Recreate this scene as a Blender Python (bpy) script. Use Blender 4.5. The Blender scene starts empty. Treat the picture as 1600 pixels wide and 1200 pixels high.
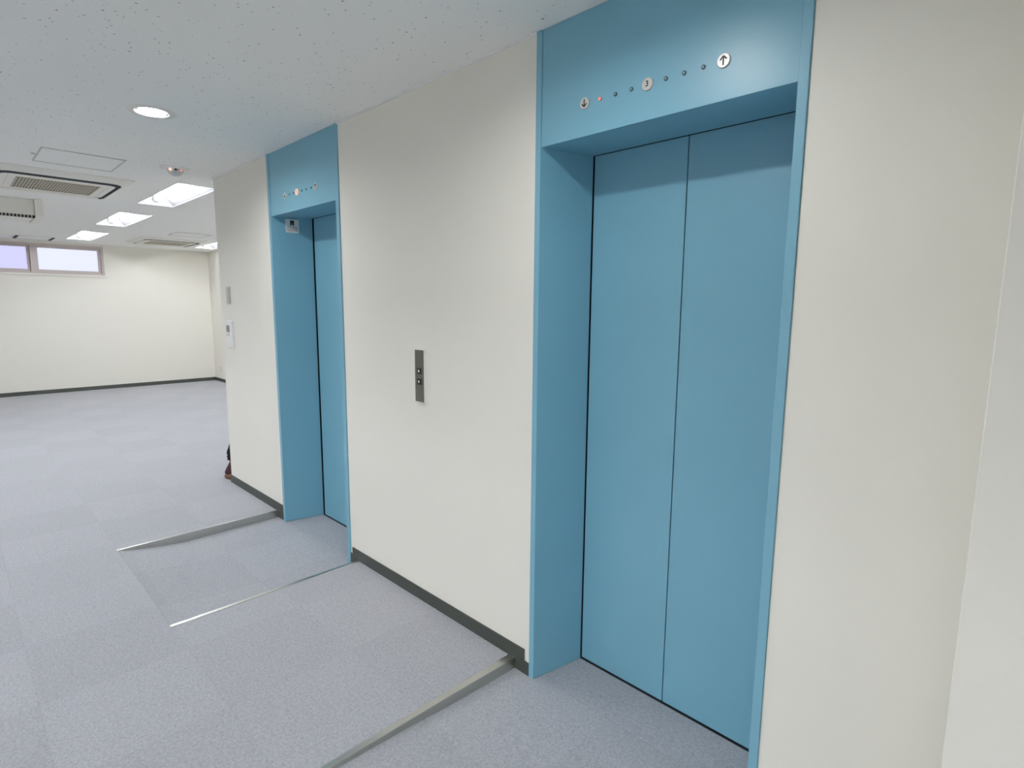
import bpy, bmesh, math, random
from mathutils import Vector, Matrix
random.seed(7)
SC = bpy.context.scene
COL = SC.collection

# ------------------------------------------------------------------ dimensions (metres)
H = 2.4967            # ceiling height above the lift sills
HF = 0.0438           # main floor above the lift sills
XF = -10.4836         # far wall
YB = 2.0677           # wall of the far recess
XC = -3.5615          # free end of the lift wall
RAMP = 0.977          # length of the carpet ramps
BB = 0.063            # baseboard height
C1, C2 = 0.3343, -2.0545   # centres of the two lift doorways
X0, X1, Y0 = XF, 6.0, -8.4

# ------------------------------------------------------------------ helpers
def link(o, parent=None):
    COL.objects.link(o)
    if parent: o.parent = parent
    return o

def empty(name, loc=(0, 0, 0)):
    o = bpy.data.objects.new(name, None); o.empty_display_size = .1
    o.location = loc
    return link(o)

def tag(o, label=None, cat=None, group=None, kind=None):
    if label: o['label'] = label
    if cat: o['category'] = cat
    if group: o['group'] = group
    if kind: o['kind'] = kind
    return o

def mesh_obj(name, bm, mat, parent=None, smooth=False, kind=None, bevel=0, segs=2):
    bmesh.ops.recalc_face_normals(bm, faces=bm.faces)
    me = bpy.data.meshes.new(name); bm.to_mesh(me); bm.free()
    for m in (mat if isinstance(mat, (list, tuple)) else [mat]): me.materials.append(m)
    if smooth:
        for p in me.polygons: p.use_smooth = True
    o = bpy.data.objects.new(name, me)
    link(o, parent)
    if bevel:
        b = o.modifiers.new('bevel', 'BEVEL'); b.width = bevel; b.segments = segs; b.limit_method = 'ANGLE'
        b.angle_limit = math.radians(40)
    if kind: o['kind'] = kind
    return o

def box(bm, x0, x1, y0, y1, z0, z1, mi=0):
    v = [bm.verts.new(p) for p in ((x0,y0,z0),(x1,y0,z0),(x1,y1,z0),(x0,y1,z0),(x0,y0,z1),(x1,y0,z1),(x1,y1,z1),(x0,y1,z1))]
    for f in ((0,3,2,1),(4,5,6,7),(0,1,5,4),(1,2,6,5),(2,3,7,6),(3,0,4,7)):
        bm.faces.new([v[i] for i in f]).material_index = mi

def prism(bm, pts, zb, zt, mi=0):
    """plan polygon pts extruded between bottom and top heights (numbers or per-point lists)"""
    n = len(pts)
    zb = zb if isinstance(zb, (list, tuple)) else [zb]*n
    zt = zt if isinstance(zt, (list, tuple)) else [zt]*n
    a = [bm.verts.new((p[0], p[1], z)) for p, z in zip(pts, zb)]
    b = [bm.verts.new((p[0], p[1], z)) for p, z in zip(pts, zt)]
    bm.faces.new(a[::-1]).material_index = mi; bm.faces.new(b).material_index = mi
    for i in range(n):
        bm.faces.new((a[i], a[(i+1) % n], b[(i+1) % n], b[i])).material_index = mi

def wall_poly(bm, pts, y0, y1):
    """polygon in (x, z) extruded from y0 to y1"""
    n = len(pts)
    a = [bm.verts.new((p[0], y0, p[1])) for p in pts]
    b = [bm.verts.new((p[0], y1, p[1])) for p in pts]
    bm.faces.new(a); bm.faces.new(b[::-1])
    for i in range(n): bm.faces.new((a[i], b[i], b[(i+1) % n], a[(i+1) % n]))

def lathe(bm, prof, segs=40, axis='z', centre=(0, 0, 0), cap=True):
    """prof: list of (radius, height) revolved about an axis through centre"""
    rings = []
    for r, h in prof:
        ring = []
        for i in range(segs):
            t = 2*math.pi*i/segs
            u, w = r*math.cos(t), r*math.sin(t)
            p = (u, w, h) if axis == 'z' else ((u, h, w) if axis == 'y' else (h, u, w))
            ring.append(bm.verts.new((centre[0]+p[0], centre[1]+p[1], centre[2]+p[2])))
        rings.append(ring)
    for a, b in zip(rings, rings[1:]):
        for i in range(segs):
            bm.faces.new((a[i], a[(i+1) % segs], b[(i+1) % segs], b[i]))
    if cap:
        bm.faces.new(rings[0]); bm.faces.new(rings[-1][::-1])

def cells(rect, holes, extra=()):
    """split rect (a0,a1,b0,b1) into cells leaving out the holes"""
    a0, a1, b0, b1 = rect
    A = sorted({a0, a1, *[h[0] for h in holes], *[h[1] for h in holes]})
    B = sorted({b0, b1, *[h[2] for h in holes], *[h[3] for h in holes]})
    A = [v for v in A if a0 <= v <= a1]; B = [v for v in B if b0 <= v <= b1]
    for p, q in zip(A, A[1:]):
        for r, s in zip(B, B[1:]):
            cx, cy = (p+q)/2, (r+s)/2
            if any(h[0] < cx < h[1] and h[2] < cy < h[3] for h in holes): continue
            yield p, q, r, s

def copy_tree(o, parent=None):
    c = o.copy(); COL.objects.link(c); c.parent = parent
    for ch in list(o.children): copy_tree(ch, c)
    return c

# ------------------------------------------------------------------ materials
def lin(r, g, b):
    f = lambda c: (c/255/12.92) if c/255 <= .04045 else ((c/255+.055)/1.055)**2.4
    return (f(r), f(g), f(b), 1)

def new_mat(name):
    m = bpy.data.materials.new(name); m.use_nodes = True
    nt = m.node_tree; bsdf = nt.nodes['Principled BSDF']
    return m, nt, bsdf

def noise_bump(nt, bsdf, scale, strength, dist=.002, detail=4):
    tc = nt.nodes.new('ShaderNodeTexCoord')
    n = nt.nodes.new('ShaderNodeTexNoise'); n.inputs['Scale'].default_value = scale; n.inputs['Detail'].default_value = detail
    nt.links.new(tc.outputs['Object'], n.inputs['Vector'])
    b = nt.nodes.new('ShaderNodeBump'); b.inputs['Strength'].default_value = strength; b.inputs['Distance'].default_value = dist
    nt.links.new(n.outputs['Fac'], b.inputs['Height']); nt.links.new(b.outputs['Normal'], bsdf.inputs['Normal'])
    return tc, n

def vary(nt, bsdf, tc, col, amount, scale):
    """slow procedural variation of a base colour"""
    n = nt.nodes.new('ShaderNodeTexNoise'); n.inputs['Scale'].default_value = scale; n.inputs['Detail'].default_value = 3
    nt.links.new(tc.outputs['Object'], n.inputs['Vector'])
    mx = nt.nodes.new('ShaderNodeMix'); mx.data_type = 'RGBA'
    mx.inputs['A'].default_value = [c*(1-amount) for c in col[:3]] + [1]
    mx.inputs['B'].default_value = [min(1, c*(1+amount)) for c in col[:3]] + [1]
    nt.links.new(n.outputs['Fac'], mx.inputs['Factor']); nt.links.new(mx.outputs['Result'], bsdf.inputs['Base Color'])

def simple(name, col, rough=.5, metal=0, spec=.5, bump=None, var=(.03, 6), coat=0):
    m, nt, b = new_mat(name)
    b.inputs['Roughness'].default_value = rough; b.inputs['Metallic'].default_value = metal
    b.inputs['Specular IOR Level'].default_value = spec
    b.inputs['Coat Weight'].default_value = coat
    tc, n = noise_bump(nt, b, *(bump or (60, .02)))
    vary(nt, b, tc, col, *var)
    return m

def emit(name, col, strength):
    m, nt, b = new_mat(name)
    b.inputs['Base Color'].default_value = (.9, .9, .9, 1)
    b.inputs['Emission Color'].default_value = col
    b.inputs['Emission Strength'].default_value = strength
    return m

WALLC = (.81, .785, .71, 1)
M = {}
M['wall'] = simple('vinyl_wallpaper', WALLC, .75, spec=.25, bump=(420, .12, .001), var=(.012, 3))
M['cream'] = simple('cream_trim', (.78, .755, .70, 1), .5, var=(.02, 5))
M['white'] = simple('white_plastic', (.82, .82, .80, 1), .4)
M['panel'] = simple('warm_white_plastic', (.80, .785, .72, 1), .45)
M['grey'] = simple('warm_grey_plastic', (.52, .51, .47, 1), .45)
M['blue'] = simple('blue_painted_steel', (.200, .430, .545, 1), .36, spec=.5, bump=(260, .05, .0006), var=(.02, 4))
M['dark'] = simple('dark_gap', (.012, .02, .024, 1), .8)
M['base'] = simple('dark_vinyl_baseboard', (.058, .066, .056, 1), .5, bump=(80, .05))
M['steel'] = simple('brushed_steel', (.57, .57, .53, 1), .28, metal=1, bump=(300, .03))
M['plate'] = simple('dark_reflection_steel', (.22, .22, .18, 1), .38, metal=.85, bump=(300, .05), var=(.12, 40))  # dark reflection put into the stainless colour
M['plateside'] = simple('lit_steel_edge', (.80, .80, .78, 1), .45, metal=.2)  # same plate's sides, coloured paler as if catching light
M['black'] = simple('black_ink', (.012, .012, .012, 1), .5)
M['silver'] = simple('silver_indicator_face', (.62, .60, .57, 1), .35, metal=.15)
M['white_ink'] = simple('white_ink', (.85, .85, .8, 1), .5)
M['red_ink'] = simple('faded_red_ink', (.42, .28, .30, 1), .6)
M['grey_ink'] = simple('grey_ink', (.30, .33, .32, 1), .6)
M['sticker'] = simple('white_sticker', (.72, .73, .71, 1), .5)
M['screen'] = simple('grey_display', (.27, .28, .27, 1), .25)
M['frame'] = simple('beige_window_frame', (.60, .53, .505, 1), .45, var=(.03, 20))
M['reflector'] = simple('white_reflector', (.88, .88, .88, 1), .3)
M['reflshade'] = simple('shaded_reflector_side', (.105, .105, .11, 1), .5)  # white sides darkened in colour so they read as grey shading
M['maroon'] = simple('maroon_cloth', (.055, .012, .02, 1), .85, bump=(40, .6, .01), var=(.5, 22))
M['blackcloth'] = simple('black_cloth', (.008, .005, .008, 1), .95, bump=(50, .6, .01), var=(.4, 30))
M['tan'] = simple('tan_leather', (.13, .065, .024, 1), .6, bump=(40, .4, .006), var=(.55, 22))
M['smoke'] = simple('smoky_plastic_dome', (.55, .57, .56, 1), .15)
M['tube'] = emit('fluorescent_tube_glow', (.90, .935, 1, 1), 106)
M['down'] = emit('downlight_lamp_glow', (.99, .99, 1, 1), 265)
M['led_red'] = emit('red_indicator_glow', (1, .22, .16, 1), .85)
M['led_amber'] = emit('amber_indicator_glow', (1, .56, .40, 1), .75)
M['led_warm'] = emit('warm_sensor_glow', (1, .66, .50, 1), 1.0)
M['led_pink'] = emit('pink_sensor_glow', (1, .55, .55, 1), .45)
M['led_off'] = simple('unlit_indicator', (.30, .42, .44, 1), .2)
M['led_rim'] = simple('indicator_rim', (.02, .05, .055, 1), .4)

for k_ in ('led_red', 'led_warm', 'led_pink'): M[k_].node_tree.nodes['Principled BSDF'].inputs['Base Color'].default_value = (.30, .10, .08, 1)
M['led_amber'].node_tree.nodes['Principled BSDF'].inputs['Base Color'].default_value = (.25, .2, .15, 1)
def carpet():
    m, nt, b = new_mat('grey_carpet_tiles')
    N = nt.nodes; L = nt.links
    b.inputs['Roughness'].default_value = .95; b.inputs['Specular IOR Level'].default_value = .1
    b.inputs['Sheen Weight'].default_value = .25; b.inputs['Sheen Roughness'].default_value = .5
    tc = N.new('ShaderNodeTexCoord')
    mp = N.new('ShaderNodeMapping'); mp.inputs['Location'].default_value = (.25+10, -.03+10, .5)
    # keep z out of the tile pattern
    sep = N.new('ShaderNodeSeparateXYZ'); L.new(tc.outputs['Object'], sep.inputs[0])
    comb = N.new('ShaderNodeCombineXYZ'); L.new(sep.outputs['X'], comb.inputs['X']); L.new(sep.outputs['Y'], comb.inputs['Y'])
    L.new(comb.outputs[0], mp.inputs['Vector'])
    ck = N.new('ShaderNodeTexChecker'); ck.inputs['Scale'].default_value = 2
    L.new(mp.outputs[0], ck.inputs['Vector'])
    br = N.new('ShaderNodeTexBrick'); br.offset = 0; br.inputs['Scale'].default_value = 2
    br.inputs['Brick Width'].default_value = 1; br.inputs['Row Height'].default_value = 1
    br.inputs['Mortar Size'].default_value = .004; br.inputs['Mortar Smooth'].default_value = .4
    br.inputs['Color1'].default_value = (.985, .985, .985, 1); br.inputs['Color2'].default_value = (1.015, 1.015, 1.015, 1); br.inputs['Mortar'].default_value = (.93, .93, .93, 1)
    L.new(mp.outputs[0], br.inputs['Vector'])
    mix = N.new('ShaderNodeMix'); mix.data_type = 'RGBA'
    mix.inputs['A'].default_value = (.360, .364, .384, 1); mix.inputs['B'].default_value = (.374, .378, .399, 1)
    L.new(ck.outputs['Fac'], mix.inputs['Factor'])
    mul = N.new('ShaderNodeMix'); mul.data_type = 'RGBA'; mul.blend_type = 'MULTIPLY'; mul.inputs['Factor'].default_value = 1
    L.new(mix.outputs['Result'], mul.inputs['A']); L.new(br.outputs['Color'], mul.inputs['B'])
    # loop pile speckle
    n1 = N.new('ShaderNodeTexNoise'); n1.inputs['Scale'].default_value = 230; n1.inputs['Detail'].default_value = 2
    L.new(tc.outputs['Object'], n1.inputs['Vector'])
    n2 = N.new('ShaderNodeTexNoise'); n2.inputs['Scale'].default_value = 95; n2.inputs['Detail'].default_value = 3
    L.new(tc.outputs['Object'], n2.inputs['Vector'])
    add = N.new('ShaderNodeMath'); add.operation = 'ADD'; L.new(n1.outputs['Fac'], add.inputs[0]); L.new(n2.outputs['Fac'], add.inputs[1])
    rg = N.new('ShaderNodeMapRange'); rg.inputs['From Min'].default_value = .7; rg.inputs['From Max'].default_value = 1.3
    rg.inputs['To Min'].default_value = .80; rg.inputs['To Max'].default_value = 1.20
    L.new(add.outputs[0], rg.inputs['Value'])
    m2 = N.new('ShaderNodeMix'); m2.data_type = 'RGBA'; m2.blend_type = 'MULTIPLY'; m2.inputs['Factor'].default_value = 1
    L.new(mul.outputs['Result'], m2.inputs['A']); L.new(rg.outputs[0], m2.inputs['B'])
    L.new(m2.outputs['Result'], b.inputs['Base Color'])
    bp = N.new('ShaderNodeBump'); bp.inputs['Strength'].default_value = .5; bp.inputs['Distance'].default_value = .004
    L.new(n1.outputs['Fac'], bp.inputs['Height']); L.new(bp.outputs[0], b.inputs['Normal'])
    return m
M['carpet'] = carpet()

def ceiling_board():
    m, nt, b = new_mat('acoustic_ceiling_board')
    N = nt.nodes; L = nt.links
    b.inputs['Roughness'].default_value = .9; b.inputs['Specular IOR Level'].default_value = .1
    tc = N.new('ShaderNodeTexCoord')
    sep = N.new('ShaderNodeSeparateXYZ'); L.new(tc.outputs['Object'], sep.inputs[0])
    cmb = N.new('ShaderNodeCombineXYZ'); L.new(sep.outputs['X'], cmb.inputs['X']); L.new(sep.outputs['Y'], cmb.inputs['Y'])
    # wobble the coordinates so the pits become short irregular fissures
    nz = N.new('ShaderNodeTexNoise'); nz.inputs['Scale'].default_value = 45; L.new(cmb.outputs[0], nz.inputs['Vector'])
    sc = N.new('ShaderNodeVectorMath'); sc.operation = 'SCALE'; sc.inputs['Scale'].default_value = .018; L.new(nz.outputs['Color'], sc.inputs[0])
    ad = N.new('ShaderNodeVectorMath'); ad.operation = 'ADD'; L.new(cmb.outputs[0], ad.inputs[0]); L.new(sc.outputs[0], ad.inputs[1])
    vo = N.new('ShaderNodeTexVoronoi'); vo.inputs['Scale'].default_value = 46; L.new(ad.outputs[0], vo.inputs['Vector'])
    # each cell gets its own pit size; many get none
    cs = N.new('ShaderNodeSeparateColor'); L.new(vo.outputs['Color'], cs.inputs[0])
    rg = N.new('ShaderNodeMapRange'); rg.inputs['From Min'].default_value = .35; rg.inputs['From Max'].default_value = 1
    rg.inputs['To Min'].default_value = 0; rg.inputs['To Max'].default_value = .19
    L.new(cs.outputs[0], rg.inputs['Value'])
    lt = N.new('ShaderNodeMath'); lt.operation = 'LESS_THAN'; L.new(vo.outputs['Distance'], lt.inputs[0]); L.new(rg.outputs[0], lt.inputs[1])
    mix = N.new('ShaderNodeMix'); mix.data_type = 'RGBA'
    mix.inputs['A'].default_value = (.88, .88, .845, 1); mix.inputs['B'].default_value = (.33, .33, .31, 1)
    L.new(lt.outputs[0], mix.inputs['Factor']); L.new(mix.outputs['Result'], b.inputs['Base Color'])
    return m
M['ceil'] = ceiling_board()

def frosted(name, col):
    m, nt, b = new_mat(name)
    b.inputs['Base Color'].default_value = col
    b.inputs['Transmission Weight'].default_value = 1
    b.inputs['Roughness'].default_value = .35; b.inputs['IOR'].default_value = 1.15
    noise_bump(nt, b, 60, .15, .002)
    return m
M['glass'] = frosted('frosted_glass', (.98, .985, 1, 1))
M['glass_dimmed'] = frosted('dimmed_frosted_glass', (.80, .76, .97, 1))  # tint stands in for dimmer daylight off a neighbouring wall

# ------------------------------------------------------------------ lift doorways
FRONT, HDR = -.0065, -.0015       # jamb faces stand a little proud of the header panel
DB = .262                          # back of the reveal
def doorway(name, c, half, jw, label, zs, gap, lamps):
    """half: half the outer width, jw: width of the jamb's front face"""
    xl, xr = c-half, c+half
    root = empty(name, (c, 0, 0))
    def P(n, bm, m, **k):
        for v in bm.verts: v.co.x -= c
        return mesh_obj(n, bm, m, root, **k)
    for s in (-1, 1):
        bm = bmesh.new()
        o, i, bk = c+s*half, c+s*(half-jw), c+s*.4
        pts = [(o, FRONT), (i, FRONT), (i, HDR), (bk, DB), (o-s*.001, DB), (o, .03)]
        zb = [zs[0], zs[0], zs[0], zs[1], zs[1], zs[0]]
        prism(bm, pts, zb, H-.0005)
        P('jamb', bm, M['blue'], bevel=.0015)
    # header panel with its soffit
    bm = bmesh.new()
    i = half-jw
    prism(bm, [(c-i, HDR), (c+i, HDR), (c+.4, DB), (c-.4, DB)], [2.1, 2.1, 2.112, 2.112], H-.0005)
    hd = P('header_panel', bm, M['blue'], bevel=.0015)
    # door leaves
    for s in (-1, 1):
        bm = bmesh.new()
        xa, xb = c+s*.0022, c+s*(.4-gap)
        box(bm, min(xa, xb), max(xa, xb), DB+.004, DB+.034, zs[1]+.008, 2.1108)
        P('door_panel', bm, M['blue'], bevel=.001)
    bm = bmesh.new(); box(bm, c-half+.002, c+half-.002, DB+.036, DB+.05, -.03, 2.2); P('shaft_screen', bm, M['dark'])
    for s in (-1, 1):
        bm = bmesh.new(); box(bm, c+s*(half-.010)-.007, c+s*(half-.010)+.007, DB+.0005, DB+.036, -.03, 2.2); P('shaft_side', bm, M['dark'])
    bm = bmesh.new(); box(bm, c-.43, c+.43, DB+.001, DB+.036, zs[1]-.02, zs[1]+.001); P('sill', bm, M['dark'])
    # indicator row on the header
    z = 2.205
    for dx, kind, lit in lamps:
        x = c+dx
        if kind == 'led':
            bm = bmesh.new(); lathe(bm, [(.0062, 0), (.0062, -.0022), (.0055, -.0026), (.0038, -.0024)], 20, 'y', (x, HDR, z))
            rim = P('indicator_lamp', bm, M['led_rim'])
            bm = bmesh.new(); r = .0058 if lit else .0036
            lathe(bm, [(r, -.0020), (r, -.0030), (r*.7, -.0036)], 20, 'y', (x, HDR, z))
            for v in bm.verts: v.co.x -= c
            ln = mesh_obj('lens', bm, {'red': M['led_red'], None: M['led_off']}[lit], rim)
            if lit: ln['label'] = 'glowing red lens'
            continue
        bm = bmesh.new(); lathe(bm, [(.019, 0), (.019, -.004), (.0175, -.0052)], 36, 'y', (x, HDR, z))
        p = P('floor_plate' if kind == '3' else 'direction_plate', bm, M['led_amber'] if lit else M['silver'])
        if lit: p['label'] = 'amber lit floor number plate'
        ys = HDR-.0054
        if kind == '3':
            cu = bpy.data.curves.new('numeral', 'FONT'); cu.body = '3'; cu.size = .023; cu.align_x = 'CENTER'; cu.align_y = 'CENTER'
            cu.extrude = .0003; cu.offset = .0004
            t = bpy.data.objects.new('numeral_text', cu); COL.objects.link(t)
            bpy.context.view_layer.update()
            me = bpy.data.meshes.new_from_object(t.evaluated_get(bpy.context.evaluated_depsgraph_get()))
            bpy.data.objects.remove(t)
            me.name = 'numeral'; me.materials.clear(); me.materials.append(M['red_ink'] if lit else M['black'])
            me.transform(Matrix.Translation((x-c, ys, z)) @ Matrix.Rotation(math.pi/2, 4, 'X'))
            link(bpy.data.objects.new('numeral', me), p)
        else:
            sg = 1 if kind == 'up' else -1
            bm = bmesh.new()
            w = .0021
            strokes = [((0, -.0125), (0, .010)), ((0, .0115), (-.0095, .002)), ((0, .0115), (.0095, .002))]
            for (ax, az), (bx_, bz) in strokes:
                d = Vector((bx_-ax, bz-az)).normalized(); n = Vector((-d.y, d.x))*w
                pts = [(ax+n.x, az+n.y), (bx_+n.x, bz+n.y), (bx_-n.x, bz-n.y), (ax-n.x, az-n.y)]
                wall_poly(bm, [(x+px, z+sg*pz) for px, pz in pts], ys-.0003, ys+.0002)
            for v in bm.verts: v.co.x -= c
            mesh_obj('arrow', bm, M['black'], p)
    tag(root, label, 'elevator doorway', 'blue elevator doorways in the cream wall')
    return root

L1 = [(-.243, 'down', 0), (-.181, 'led', 'red'), (-.121, 'led', None), (-.061, 'led', None), (-.003, '3', 0),
      (.059, 'led', None), (.118, 'led', None), (.177, 'led', None), (.237, 'up', 0)]
L2 = [(-.211, 'down', 0), (-.151, 'led', None), (-.092, 'led', None), (-.043, '3', 1),
      (.022, 'led', None), (.081, 'led', None), (.143, 'led', None), (.204, 'up', 0)]
doorway('elevator_doorway', C1, .4632, .0259, 'large near elevator doorway with blue steel doors and an unlit floor number plate', (.0013, -.0134), .004, L1)
doorway('elevator_doorway', C2, .4698, .0336, 'farther elevator doorway in blue steel with an amber lit floor plate', (0, -.0117), .013, L2)

# ------------------------------------------------------------------ floor with its two ramps
XR = {C1: (-.212, .880), C2: (-2.630, -1.505)}
bm = bmesh.new()
ZS = {C1: -.0134, C2: -.0117}
PROF = {C1: [(-RAMP, HF), (-.84, .030), (-.54, .020), (-.367, .009), (-.168, .002), (0, 0)],
        C2: [(-RAMP, HF), (-.92, .028), (-.745, .001), (-.60, -.011), (-.4, -.009), (0, -.004)]}
holes = [(a-(.03 if c == C1 else 0), b, -RAMP, 0) for c, (a, b) in XR.items()] + [(XC, X1, 0, YB)]
for p, q, r, s in cells((X0, X1, Y0, YB), holes):
    bm.faces.new([bm.verts.new(v) for v in ((p, r, HF), (q, r, HF), (q, s, HF), (p, s, HF))])
for c, (a, b) in XR.items():
    z = ZS[c]; pr = PROF[c]
    skew = -.020 if c == C1 else 0
    for (ya, za), (yb, zb) in zip(pr, pr[1:]):
        la, lb = a+skew*(-ya/RAMP), a+skew*(-yb/RAMP)
        bm.faces.new([bm.verts.new(v) for v in ((la, ya, za), (b, ya, za), (b, yb, zb), (lb, yb, zb))])
        if skew:
            bm.faces.new([bm.verts.new(v) for v in ((a-.03, ya, HF), (la, ya, HF), (lb, yb, HF), (a-.03, yb, HF))])
        for xa, xb in ((la, lb), (b, b)):
            q = [(xa, ya, HF), (xb, yb, HF), (xb, yb, zb), (xa, ya, za)]
            if za == HF: q = q[:3]
            bm.faces.new([bm.verts.new(v) for v in q])
    z0 = pr[-1][1]
    bm.faces.new([bm.verts.new(v) for v in ((c-.45, 0, z0), (c+.45, 0, z0), (c+.45, DB, z), (c-.45, DB, z))])
bmesh.ops.remove_doubles(bm, verts=bm.verts, dist=1e-5)
fl = mesh_obj('floor', bm, M['carpet'], kind='structure')

# steel edge strips beside the ramps
def edge_strip(side, x, prof, label, skew=0, fw=(.030, .030)):
    """side=+1: the ramp lies to the right of the strip; skew: drift in x towards its room end"""
    bm = bmesh.new()
    s, t = side, .0022
    top = HF+t
    P = lambda xx, y, z: bm.verts.new((xx, y, z))
    def sec(y, zb):
        k = -y/RAMP
        xx = x + skew*k
        f = fw[0]+(fw[1]-fw[0])*k
        xo, xi = xx+s*.002, xx-s*f
        zb = min(zb-.001, HF-.0005)
        return [P(xi, y, HF+.0002), P(xi+s*.003, y, top), P(xo-s*.0015, y, top), P(xo, y, top-.0015), P(xo, y, zb), P(xx-s*.0004, y, zb), P(xx-s*.0004, y, HF+.0002)]
    S = [sec(min(y, -.0062), z) for y, z in prof]
    n = len(S[0])
    for A, B in zip(S, S[1:]):
        for i in range(n): bm.faces.new((A[i], A[(i+1) % n], B[(i+1) % n], B[i]))
    bm.faces.new(S[0]); bm.faces.new(S[-1][::-1])
    o = mesh_obj('ramp_edge_strip', bm, M['steel'])
    return tag(o, label, 'metal edging', 'steel edge strips along the carpet ramps')
edge_strip(1, XR[C1][0], PROF[C1], 'nearest steel edge strip, running off the bottom of the photo', -.020, (.037, .022))
edge_strip(-1, XR[C2][1], PROF[C2], 'middle steel edge strip, a thin flat shining line below the bare wall', 0, (.022, .022))
edge_strip(1, XR[C2][0], PROF[C2], 'farthest steel edge strip, a long tapering wedge left of the farther doorway', 0, (.012, .016))
# ------------------------------------------------------------------ walls
T = .34
bm = bmesh.new()
for a, b in ((XC, C2-.4698), (C2+.4698, C1-.4632), (C1+.4632, 1.9)):
    box(bm, a, b, 0, T, -.02, H+.02)
mesh_obj('wall_right', bm, M['wall'], kind='structure', bevel=.003)
bm = bmesh.new(); box(bm, XC, XC+.1, T, YB+.1, -.02, H+.02); mesh_obj('wall_shaft', bm, M['wall'], kind='structure')
bm = bmesh.new(); box(bm, X0-.1, XC, YB, YB+.1, -.02, H+.02); mesh_obj('wall_recess', bm, M['wall'], kind='structure')
bm = bmesh.new(); box(bm, 1.239, X1, -.35, 0, HF, H+.02); mesh_obj('wall_pier', bm, M['wall'], kind='structure', bevel=.0015)
bm = bmesh.new(); box(bm, X1, X1+.1, Y0, 0, -.02, H+.02); mesh_obj('wall_near', bm, M['wall'], kind='structure')
bm = bmesh.new(); box(bm, X0-.1, X1, Y0-.1, Y0, -.02, H+.02); mesh_obj('wall_left', bm, M['wall'], kind='structure')
WIN = [(-.5, .423), (-1.423, -.5)]
WZ0, WZ1 = 1.985, 2.463
bm = bmesh.new()
for p, q, r, s in cells((Y0, YB, -.02, H+.02), [(-1.423, .423, WZ0, WZ1)]):
    box(bm, XF-.18, XF, p, q, r, s)
mesh_obj('wall_far', bm, M['wall'], kind='structure')

# windows
def window(n, y0, y1, glass):
    def ring(bm, a0, a1, b0, b1, w, x0, x1):
        for p, q, r, s in cells((a0, a1, b0, b1), [(a0+w, a1-w, b0+w, b1-w)]):
            box(bm, x0, x1, p, q, r, s)
        bmesh.ops.remove_doubles(bm, verts=bm.verts, dist=1e-6)
    bm = bmesh.new(); ring(bm, y0, y1, WZ0, WZ1, .030, XF-.12, XF-.012)
    w = mesh_obj(f'window_{n}', bm, M['frame'], kind='structure')
    bm = bmesh.new(); ring(bm, y0+.032, y1-.032, WZ0+.0305, WZ1-.0305, .036, XF-.09, XF-.05)
    s = mesh_obj('sash', bm, M['frame'], w)
    bm = bmesh.new(); box(bm, XF-.074, XF-.068, y0+.066, y1-.066, WZ0+.066, WZ1-.066)
    mesh_obj('window_pane', bm, glass, s)
    return w
window(1, *WIN[0], M['glass']); window(2, *WIN[1], M['glass_dimmed'])
bm = bmesh.new(); box(bm, XF, XF+.022, -1.46, .468, 1.953, 1.985); box(bm, XF, XF+.012, .423, .455, 1.985, 2.49)
mesh_obj('trim_1', bm, M['cream'], kind='structure', bevel=.003)

# ceiling edge trim along the lift wall
bm = bmesh.new()
for a, b in ((XC, C2-.4698), (C2+.4698, C1-.4632), (C1+.4632, 1.226)):
    box(bm, a, b, -.009, 0, H-.008, H)
mesh_obj('trim_2', bm, M['white'], kind='structure')

# baseboards
th = -.006
bm = bmesh.new()
t = HF+BB
wall_poly(bm, [(XC, HF), (XR[C2][0]+.002, HF), (XR[C2][0]+.002, 0), (C2-.470, 0), (C2-.470, t), (XC, t)], th, 0)
wall_poly(bm, [(C2+.470, 0), (XR[C2][1]-.002, 0), (XR[C2][1]-.002, HF), (XR[C1][0]+.002, HF), (XR[C1][0]+.002, 0), (C1-.4634, 0),
               (C1-.4634, .056), (-.158, .056), (-.158, t), (-1.561, t), (-1.561, .066), (C2+.470, .066)], th, 0)
wall_poly(bm, [(C1+.4634, 0), (XR[C1][1], 0), (XR[C1][1], HF), (1.226, HF), (1.226, t), (C1+.4634, t)], th, 0)
mesh_obj('baseboard_right', bm, M['base'], kind='structure')
bm = bmesh.new(); box(bm, XC-.006, XC, -.006, YB, HF, t); mesh_obj('baseboard_shaft', bm, M['base'], kind='structure')
bm = bmesh.new(); box(bm, XF, XF+.006, Y0, YB, HF, t); mesh_obj('baseboard_far', bm, M['base'], kind='structure')
bm = bmesh.new(); box(bm, XF+.006, XC-.006, YB-.006, YB, HF, t); mesh_obj('baseboard_recess', bm, M['base'], kind='structure')
bm = bmesh.new(); box(bm, 1.233, X1, -.356, -.35, HF, t); mesh_obj('baseboard_pier', bm, M['base'], kind='structure')

# ------------------------------------------------------------------ ceiling and what is in it
DL = [(-2.117, -.740), (.30, -.765)]
FX, FY, FL, FW = [-4.60, -6.74, -9.05], .005, 1.31, .30
ROW2 = 1.77
fix = [(x, FY) for x in FX] + [(-9.05, ROW2)]
added_fix = [(x, y) for y in (-1.80, -3.6) for x in (-6.74, -4.60)] + [(-6.0, ROW2), (-2.4, -3.6), (-2.4, -5.4), (4.2, -1.8)] + [(x, y) for x in (-.2, 2.0, 4.2) for y in (-3.6, -5.4, -7.2)]  # second list: unseen fixtures added to brighten the lobby and far room
holes = [(x-FL/2, x+FL/2, y-FW/2, y+FW/2) for x, y in fix+added_fix] + [(x-.062, x+.062, y-.062, y+.062) for x, y in DL]
bm = bmesh.new()
for p, q, r, s in cells((X0, X1, Y0, YB), holes):
    bm.faces.new([bm.verts.new(v) for v in ((p, r, H), (p, s, H), (q, s, H), (q, r, H))])
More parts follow.
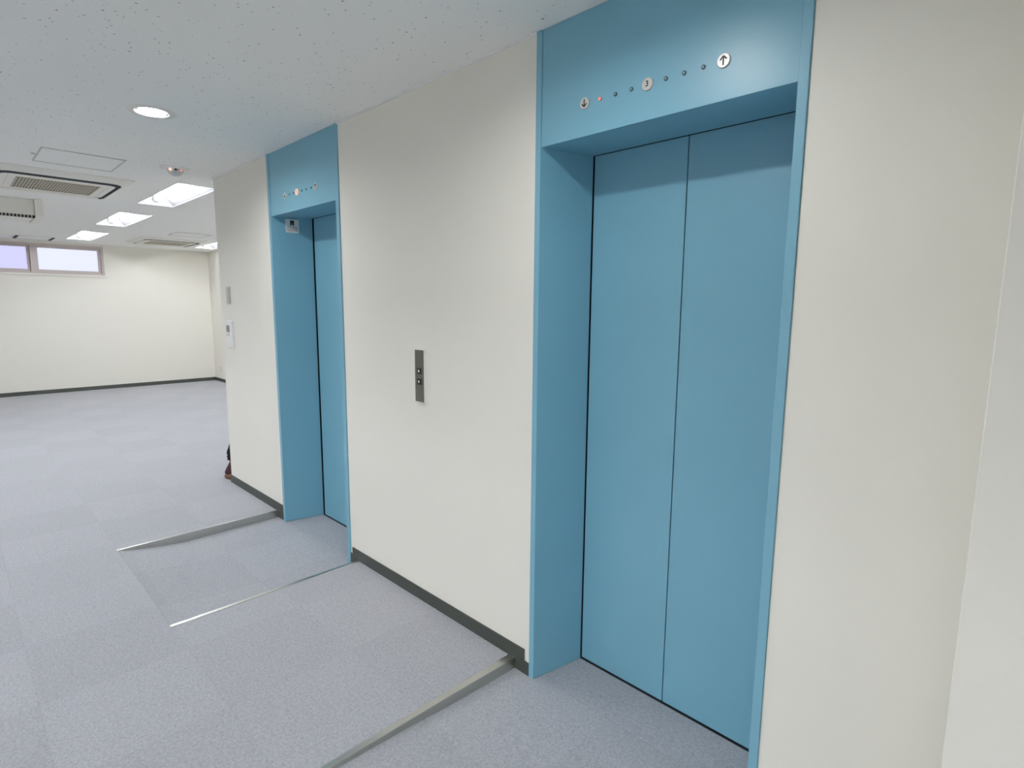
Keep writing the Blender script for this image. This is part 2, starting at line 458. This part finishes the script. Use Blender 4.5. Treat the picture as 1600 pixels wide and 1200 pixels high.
bmesh.ops.remove_doubles(bm, verts=bm.verts, dist=1e-5)
ce = mesh_obj('ceiling', bm, M['ceil'], kind='structure')

# recessed fluorescent fixtures
def fixture(x, y, label, group=None):
    root = empty('ceiling_light', (x, y, H))
    bm = bmesh.new()
    l, w, d = FL/2, FW/2, .095
    sec = [(-w, 0), (-.075, d), (.075, d), (w, 0)]
    A = [bm.verts.new((-l, a, b)) for a, b in sec]; B = [bm.verts.new((l, a, b)) for a, b in sec]
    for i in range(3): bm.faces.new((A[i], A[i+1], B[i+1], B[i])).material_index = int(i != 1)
    bm.faces.new(A); bm.faces.new(B[::-1])
    for p, q, r, s in cells((-l-.006, l+.006, -w-.006, w+.006), [(-l, l, -w, w)]):
        box(bm, p, q, r, s, -.0025, -.0003)
    mesh_obj('reflector', bm, [M['reflector'], M['reflshade']], root)
    bm = bmesh.new(); lathe(bm, [(.0165, -.585), (.0165, .585)], 20, 'x', (0, 0, .055)); mesh_obj('lamp_tube', bm, M['tube'], root, smooth=False)
    for s in (-1, 1):
        bm = bmesh.new(); box(bm, s*.61-.024, s*.61+.024, -.025, .025, .03, .094); mesh_obj('lamp_socket', bm, M['white'], root, bevel=.004)
    tag(root, label, 'ceiling light', group)
    return root
g = 'recessed fluorescent lights in the ceiling'
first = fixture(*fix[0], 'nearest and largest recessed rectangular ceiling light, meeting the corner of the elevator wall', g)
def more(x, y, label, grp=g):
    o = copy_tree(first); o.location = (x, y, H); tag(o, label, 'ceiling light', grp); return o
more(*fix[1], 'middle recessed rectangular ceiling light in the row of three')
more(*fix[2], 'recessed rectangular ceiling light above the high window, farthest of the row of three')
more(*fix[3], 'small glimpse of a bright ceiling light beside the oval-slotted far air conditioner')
for x, y in added_fix: more(x, y, 'added unseen ceiling light brightening the room', 'added unseen ceiling lights')

# round downlights
def downlight(x, y, label):
    root = empty('downlight', (x, y, H))
    bm = bmesh.new(); lathe(bm, [(.074, .034), (.072, -.001), (.075, -.0045), (.086, -.0045), (.088, -.0025), (.109, -.002), (.111, 0)], 56, cap=False)
    mesh_obj('trim_ring', bm, M['panel'], root, smooth=True)
    bm = bmesh.new(); lathe(bm, [(.0735, .030), (.0735, .022), (.060, .0185)], 48); mesh_obj('lamp_disc', bm, M['down'], root)
    bm = bmesh.new(); lathe(bm, [(.0875, .0005), (.0875, .06), (.002, .062)], 32, cap=False); mesh_obj('lamp_can', bm, M['white'], root)
    tag(root, label, 'downlight', 'round downlights in front of the elevators')
downlight(*DL[0], 'round ceiling downlight glowing in front of the farther elevator')
downlight(*DL[1], 'round downlight above the large near doorway, out of the picture')

# access hatches
def hatch(x0, x1, y0, y1, label, marks=False):
    cx, cy = (x0+x1)/2, (y0+y1)/2
    root = empty('ceiling_hatch', (cx, cy, H))
    a, b = (x1-x0)/2, (y1-y0)/2
    bm = bmesh.new(); box(bm, -a, a, -b, b, -.0015, -.0003); mesh_obj('hatch_panel', bm, M['ceil'], root)
    bm = bmesh.new()
    for p, q, r, s in cells((-a-.007, a+.007, -b-.007, b+.007), [(-a, a, -b, b)]): box(bm, p, q, r, s, -.0045, -.0003)
    mesh_obj('hatch_frame', bm, M['grey'], root)
    bm = bmesh.new(); lathe(bm, [(.012, -.0003), (.012, -.005)], 16, 'z', (0, -b-.025, 0)); mesh_obj('latch', bm, M['grey'], root)
    if marks:  # dark strip along each short end
        for s in (-1, 1):
            bm = bmesh.new(); box(bm, -a+.02, a-.02, s*b-.02, s*b+.02, -.007, -.0047); mesh_obj('dark_end', bm, M['dark'], root)
    tag(root, label, 'ceiling hatch', 'square access hatches in the ceiling')
hatch(-3.85, -3.385, -1.05, -.612, 'nearest square ceiling access hatch, thin grey outline in front of the large air conditioner')
hatch(-10.25, -9.70, -.72, -.30, 'flat ceiling panel with dark ends just in front of the high window', marks=True)
hatch(-7.98, -7.50, .79, 1.21, 'faint square ceiling hatch beside the far air conditioner')

# cassette air conditioners
def rrect(hx, hy, r, n=8):
    pts = []
    for cx, cy, a0 in ((hx-r, hy-r, 0), (-hx+r, hy-r, 90), (-hx+r, -hy+r, 180), (hx-r, -hy+r, 270)):
        for i in range(n+1):
            t = math.radians(a0+90*i/n); pts.append((cx+r*math.cos(t), cy+r*math.sin(t)))
    return pts
def cassette(x, y, label):
    root = empty('air_conditioner', (x, y, H))
    # bulging face panel
    bm = bmesh.new()
    loops = [(rrect(.57, .44, .01), -.0003), (rrect(.57, .44, .01), -.006), (rrect(.52, .41, .05), -.026), (rrect(.475, .395, .09), -.030)]
    R = [[bm.verts.new((a, b, z)) for a, b in L] for L, z in loops]
    for A, B in zip(R, R[1:]):
        n = len(A)
        for i in range(n): bm.faces.new((A[i], A[(i+1) % n], B[(i+1) % n], B[i]))
    bm.faces.new(R[0]); bm.faces.new(R[-1][::-1])
    mesh_obj('face_panel', bm, M['panel'], root)
    # dark air slot round the middle, with four louvre vanes in it
    bm = bmesh.new()
    A = [bm.verts.new((a, b, -.0308)) for a, b in rrect(.455, .380, .09)]
    B = [bm.verts.new((a, b, -.0308)) for a, b in rrect(.362, .354, .07)]
    A2 = [bm.verts.new((v.co.x, v.co.y, -.0298)) for v in A]; B2 = [bm.verts.new((v.co.x, v.co.y, -.0298)) for v in B]
    n = len(A)
    for i in range(n):
        j = (i+1) % n
        bm.faces.new((A[i], A[j], B[j], B[i])); bm.faces.new((A2[i], A2[j], B2[j], B2[i]))
        bm.faces.new((A[i], A[j], A2[j], A2[i])); bm.faces.new((B[i], B[j], B2[j], B2[i]))
    mesh_obj('air_slot', bm, M['dark'], root)
    for sy in (-1, 1):
        bm = bmesh.new(); box(bm, -.34, .33, min(sy*.378, sy*.392), max(sy*.378, sy*.392), -.038, -.0305); mesh_obj('louvre_vane', bm, M['panel'], root, bevel=.002)
    bm = bmesh.new(); box(bm, -.462, -.352, -.345, .345, -.0345, -.0303); mesh_obj('louvre_vane', bm, M['panel'], root, bevel=.002)
    # intake grille: frame with crossing bars over a dark opening
    gx, gy = .240, .252
    bm = bmesh.new(); box(bm, -gx, gx, -gy, gy, -.0312, -.0300); dk = mesh_obj('grille_opening', bm, M['dark'], root)
    bm = bmesh.new()
    for p, q, r, s in cells((-gx-.008, gx+.008, -gy-.008, gy+.008), [(-gx, gx, -gy, gy)]): box(bm, p, q, r, s, -.036, -.030)
    k = 7
    for i in range(1, k):
        u = -gx+2*gx*i/k; box(bm, u-.011, u+.011, -gy, gy, -.0345, -.0315)
    k = 26
    for i in range(1, k):
        u = -gy+2*gy*i/k; box(bm, -gx, gx, u-.0042, u+.0042, -.0350, -.0315)
    mesh_obj('intake_grille', bm, M['tanplastic'], root)
    # seams between the panel sections
    for sy in (-1, 1):
        bm = bmesh.new(); box(bm, -.30, .30, sy*.31-.0015, sy*.31+.0015, -.0309, -.030)
        mesh_obj('panel_seam', bm, M['grey'], root)
    tag(root, label, 'air conditioner', 'cassette air conditioners in the ceiling')
    return root
M['tanplastic'] = simple('yellowed_plastic', (.50, .46, .35, 1), .5)
cassette(-4.67, -.843, 'large square cassette air conditioner with a tan grille near the left edge of the photo')
cassette(-8.97, 1.007, 'far cassette air conditioner with a thin curved black slot in front of the far wall')

# ceiling hung air conditioner
root = empty('hanging_air_conditioner', (-5.75, -.82, H))
zb, ln = -.172, 1.28
bm = bmesh.new(); box(bm, -.60, -.050, -ln+.06, -.06, zb+.012, -.0003); mesh_obj('body', bm, M['panel'], root, bevel=.006)
for y in (-.06, -ln):
    bm = bmesh.new()
    wall = [(-.62, -.0003), (-.62, zb+.02), (-.56, zb), (-.02, zb), (0, zb+.02), (0, -.0003)]
    wall_poly(bm, wall, y, y+.06); mesh_obj('end_cap', bm, M['panel'], root, bevel=.003)
bm = bmesh.new(); box(bm, -.064, -.049, -ln+.062, -.062, zb, zb+.024); mesh_obj('outlet_opening', bm, M['dark'], root)
bm = bmesh.new()
k = 44
for i in range(1, k):
    y = -ln+.06+(ln-.12)*i/k
    box(bm, -.052, -.042, y-.005, y+.005, zb+.001, zb+.023)
mesh_obj('outlet_fins', bm, M['tanplastic'], root)
tag(root, 'white ceiling hung box air conditioner with a finned outlet at the left edge', 'air conditioner')

# round sensor with two small lit lamps
root = empty('ceiling_sensor', (-3.395, -.305, H))
bm = bmesh.new(); lathe(bm, [(.092, -.0003), (.092, -.006), (.080, -.012), (.055, -.014)], 48); mesh_obj('base_plate', bm, M['white'], root)
bm = bmesh.new()
lathe(bm, [(.052, -.0135)] + [(.052*math.cos(t), -.0135-.040*math.sin(t)) for t in [math.radians(a) for a in (15, 30, 45, 60, 75, 86)]], 40)
mesh_obj('dome', bm, M['smoke'], root, smooth=True)
for (dx, dy), m in (((.047, -.045), 'led_warm'), ((.061, .022), 'led_pink')):
    bm = bmesh.new(); bmesh.ops.create_uvsphere(bm, u_segments=14, v_segments=8, radius=.0105)
    for v in bm.verts: v.co += Vector((dx, dy, -.020))
    o = mesh_obj('indicator_lamp', bm, M[m], root, smooth=True)
bm = bmesh.new(); bmesh.ops.create_uvsphere(bm, u_segments=12, v_segments=8, radius=.008)
for v in bm.verts: v.co += Vector((.058, -.012, -.017))
mesh_obj('lens', bm, M['dark'], root, smooth=True)
tag(root, 'round white ceiling sensor with a grey dome and two glowing dots', 'ceiling sensor')

# ------------------------------------------------------------------ things on the walls
def front_box(bm, x0, x1, z0, z1, d, y=0.0): box(bm, x0, x1, y-d, y, z0, z1)

# call button plate
root = empty('call_button_panel', (-.856, 0, 1.195))
bm = bmesh.new(); box(bm, -.036, .036, -.0115, .002, -.126, .126); mesh_obj('faceplate', bm, M['plateside'], root, bevel=.0015)
bm = bmesh.new(); front_box(bm, -.0345, .0345, -.1245, .1245, .0008, -.0115); fp = mesh_obj('brushed_front', bm, M['plate'], root); fp['label'] = 'brushed steel front coloured with a dark reflection'
for dz, sg in ((.024, 1), (-.027, -1)):
    bm = bmesh.new(); front_box(bm, -.014, .014, dz-.014, dz+.014, .0035, -.0123); b = mesh_obj('call_button', bm, M['black'], root, bevel=.001)
    bm = bmesh.new()
    wall_poly(bm, [(-.0055, dz-sg*.006), (.0055, dz-sg*.006), (.0055, dz+sg*.001), (0, dz+sg*.008), (-.0055, dz+sg*.001)], -.0166, -.0158)
    mesh_obj('arrow', bm, M['white_ink'], b)
tag(root, 'narrow dark steel call button plate on the cream wall between the elevators', 'elevator button panel')

# switch plate
root = empty('light_switch', (-3.362, 0, 1.594))
bm = bmesh.new(); front_box(bm, -.033, .033, -.066, .066, .010); mesh_obj('plate', bm, M['grey'], root, bevel=.002)
bm = bmesh.new(); front_box(bm, -.022, .022, -.05, .05, .003, -.010); mesh_obj('rocker', bm, M['grey'], root, bevel=.001)
tag(root, 'small warm grey switch plate on the wall above the white controller', 'light switch')

# wall controller
root = empty('wall_controller', (-3.357, 0, 1.292))
bm = bmesh.new(); front_box(bm, -.057, .057, -.107, .107, .021); mesh_obj('body', bm, M['white'], root, bevel=.004)
bm = bmesh.new(); front_box(bm, -.045, .022, .016, .070, .001, -.021); mesh_obj('display', bm, M['screen'], root)
bm = bmesh.new(); front_box(bm, -.045, .022, -.014, .006, .003, -.021); mesh_obj('button', bm, M['silver'], root, bevel=.001)
bm = bmesh.new(); front_box(bm, -.048, .046, -.095, -.022, .002, -.021); mesh_obj('flap', bm, M['white'], root, bevel=.001)
tag(root, 'white wall controller with a grey display beside the end of the elevator wall', 'wall controller')

# outlet on the far recess wall
root = empty('wall_outlet', (-10.19, YB, .285))
bm = bmesh.new(); front_box(bm, -.036, .036, -.06, .06, .009); mesh_obj('plate', bm, M['white'], root, bevel=.003)
for dz in (.025, -.025):
    for dx in (-.006, .006):
        bm = bmesh.new(); front_box(bm, dx-.0016, dx+.0016, dz-.008, dz+.008, .0008, -.009); mesh_obj('socket_slot', bm, M['dark'], root)
bm = bmesh.new(); front_box(bm, .030, .040, -.058, .058, .0065); mesh_obj('side_edge', bm, M['grey'], root)
tag(root, 'small white wall outlet low in the far corner above the baseboard', 'wall outlet')

# notice sticker on the farther doorway's left reveal (the reveal leans with the splay)
xa, xb = C2-(.4698-.0336), C2-.4
ang = math.atan2(xb-xa, DB-HDR)
root = empty('notice_sticker', (xa+(xb-xa)*(.128-HDR)/(DB-HDR), .128, 2.051))
root.rotation_euler = (0, 0, -ang)
def rv(bm, y0, y1, z0, z1, x0, x1): box(bm, x0, x1, y0, y1, z0, z1)
bm = bmesh.new(); rv(bm, -.044, .044, -.044, .044, .0004, .0022); mesh_obj('card', bm, M['sticker'], root, bevel=.0006)
bm = bmesh.new(); rv(bm, -.013, .013, .004, .036, .0022, .0028); pg = mesh_obj('pictogram', bm, M['black'], root)
bm = bmesh.new(); lathe(bm, [(.003, .0029), (.003, .0033)], 14, 'x', (0, 0, .017)); rv(bm, -.004, .004, .006, .013, .0029, .0033); mesh_obj('figure', bm, M['red_ink'], pg)
for i, (zz, m) in enumerate(((-.006, 'grey_ink'), (-.018, 'red_ink'), (-.030, 'red_ink'))):
    bm = bmesh.new()
    y = -.034
    while y < .032:
        w = random.uniform(.003, .007); rv(bm, y, min(y+w, .036), zz-.0035, zz+.0035, .0022, .0026); y += w+random.uniform(.001, .0025)
    mesh_obj('text_line', bm, M[m], root)
tag(root, 'small white notice with a black pictogram inside the farther elevator frame', 'notice')

# bundle standing on the carpet just behind the free end of the lift wall
root = empty('cloth_bag', (-3.676, .089, HF))
def lump(bm, prof, segs=28, seed=0, amp=.06):
    rnd = random.Random(seed); ph = [rnd.uniform(0, 6.28) for _ in range(4)]
    rings = []
    for r, h, ox, oy in prof:
        ring = []
        for i in range(segs):
            t = 2*math.pi*i/segs
            rr = r*(1+amp*math.sin(3*t+ph[0]+h*20)+amp*.7*math.sin(5*t+ph[1]-h*34)+amp*.5*math.sin(9*t+ph[2]))
            rr = min(rr, .104)
            ring.append(bm.verts.new((ox+rr*math.cos(t), oy+rr*math.sin(t), h)))
        rings.append(ring)
    for a, b in zip(rings, rings[1:]):
        for i in range(segs): bm.faces.new((a[i], a[(i+1) % segs], b[(i+1) % segs], b[i]))
    bm.faces.new(rings[0]); bm.faces.new(rings[-1][::-1])
bm = bmesh.new(); lump(bm, [(.092, .0005, 0, 0), (.099, .010, 0, 0), (.100, .022, 0, 0), (.095, .036, 0, 0), (.088, .048, 0, 0)], seed=1, amp=.02)
mesh_obj('base', bm, M['tan'], root, smooth=True)
bm = bmesh.new(); lump(bm, [(.090, .040, 0, 0), (.092, .055, 0, 0), (.084, .080, 0, 0), (.072, .105, 0, 0), (.060, .13, 0, 0), (.054, .145, 0, 0), (.050, .155, 0, 0)], seed=2, amp=.05)
mesh_obj('sack', bm, M['maroon'], root, smooth=True)
bm = bmesh.new(); lump(bm, [(.048, .148, 0, 0), (.062, .155, 0, 0), (.068, .163, 0, 0), (.062, .174, 0, 0), (.069, .185, 0, 0), (.064, .20, 0, 0), (.071, .22, 0, 0), (.071, .245, 0, 0), (.062, .265, 0, 0), (.055, .285, 0, 0), (.030, .30, 0, 0)], seed=5, amp=.07)
mesh_obj('gathered_top', bm, M['blackcloth'], root, smooth=True)
tag(root, 'dark red cloth bag with a tan base peeking from behind the wall end', 'bag')

# ------------------------------------------------------------------ daylight outside the windows
w = bpy.data.worlds.new('daylight'); SC.world = w; w.use_nodes = True
bg = w.node_tree.nodes['Background']; bg.inputs['Color'].default_value = (.80, .83, 1.0, 1); bg.inputs['Strength'].default_value = 1.02

# ------------------------------------------------------------------ camera
yaw, pit, rol, f = .7811, -.1383, .0079, 876.8072
F = Vector((-math.sin(yaw)*math.cos(pit), math.cos(yaw)*math.cos(pit), math.sin(pit)))
R = F.cross(Vector((0, 0, 1))).normalized(); U = R.cross(F)
R2 = math.cos(rol)*R + math.sin(rol)*U; U2 = -math.sin(rol)*R + math.cos(rol)*U
cd = bpy.data.cameras.new('camera'); cd.sensor_fit = 'HORIZONTAL'; cd.sensor_width = 36; cd.lens = f*36/1600; cd.clip_start = .02; cd.clip_end = 100
cam = bpy.data.objects.new('camera', cd); COL.objects.link(cam)
m = Matrix((R2, U2, -F)).transposed().to_4x4(); m.translation = Vector((1.3284, -1.5876, 1.5298))
cam.matrix_world = m
SC.camera = cam

# ------------------------------------------------------------------ view
SC.view_settings.view_transform = 'Standard'; SC.view_settings.look = 'None'
SC.view_settings.gamma = 1; SC.view_settings.use_curve_mapping = False
SC.view_settings.exposure = 0.10
SC.cycles.use_denoising = True
SC.cycles.max_bounces = 14; SC.cycles.diffuse_bounces = 10; SC.cycles.glossy_bounces = 6
SC.cycles.sample_clamp_indirect = 8
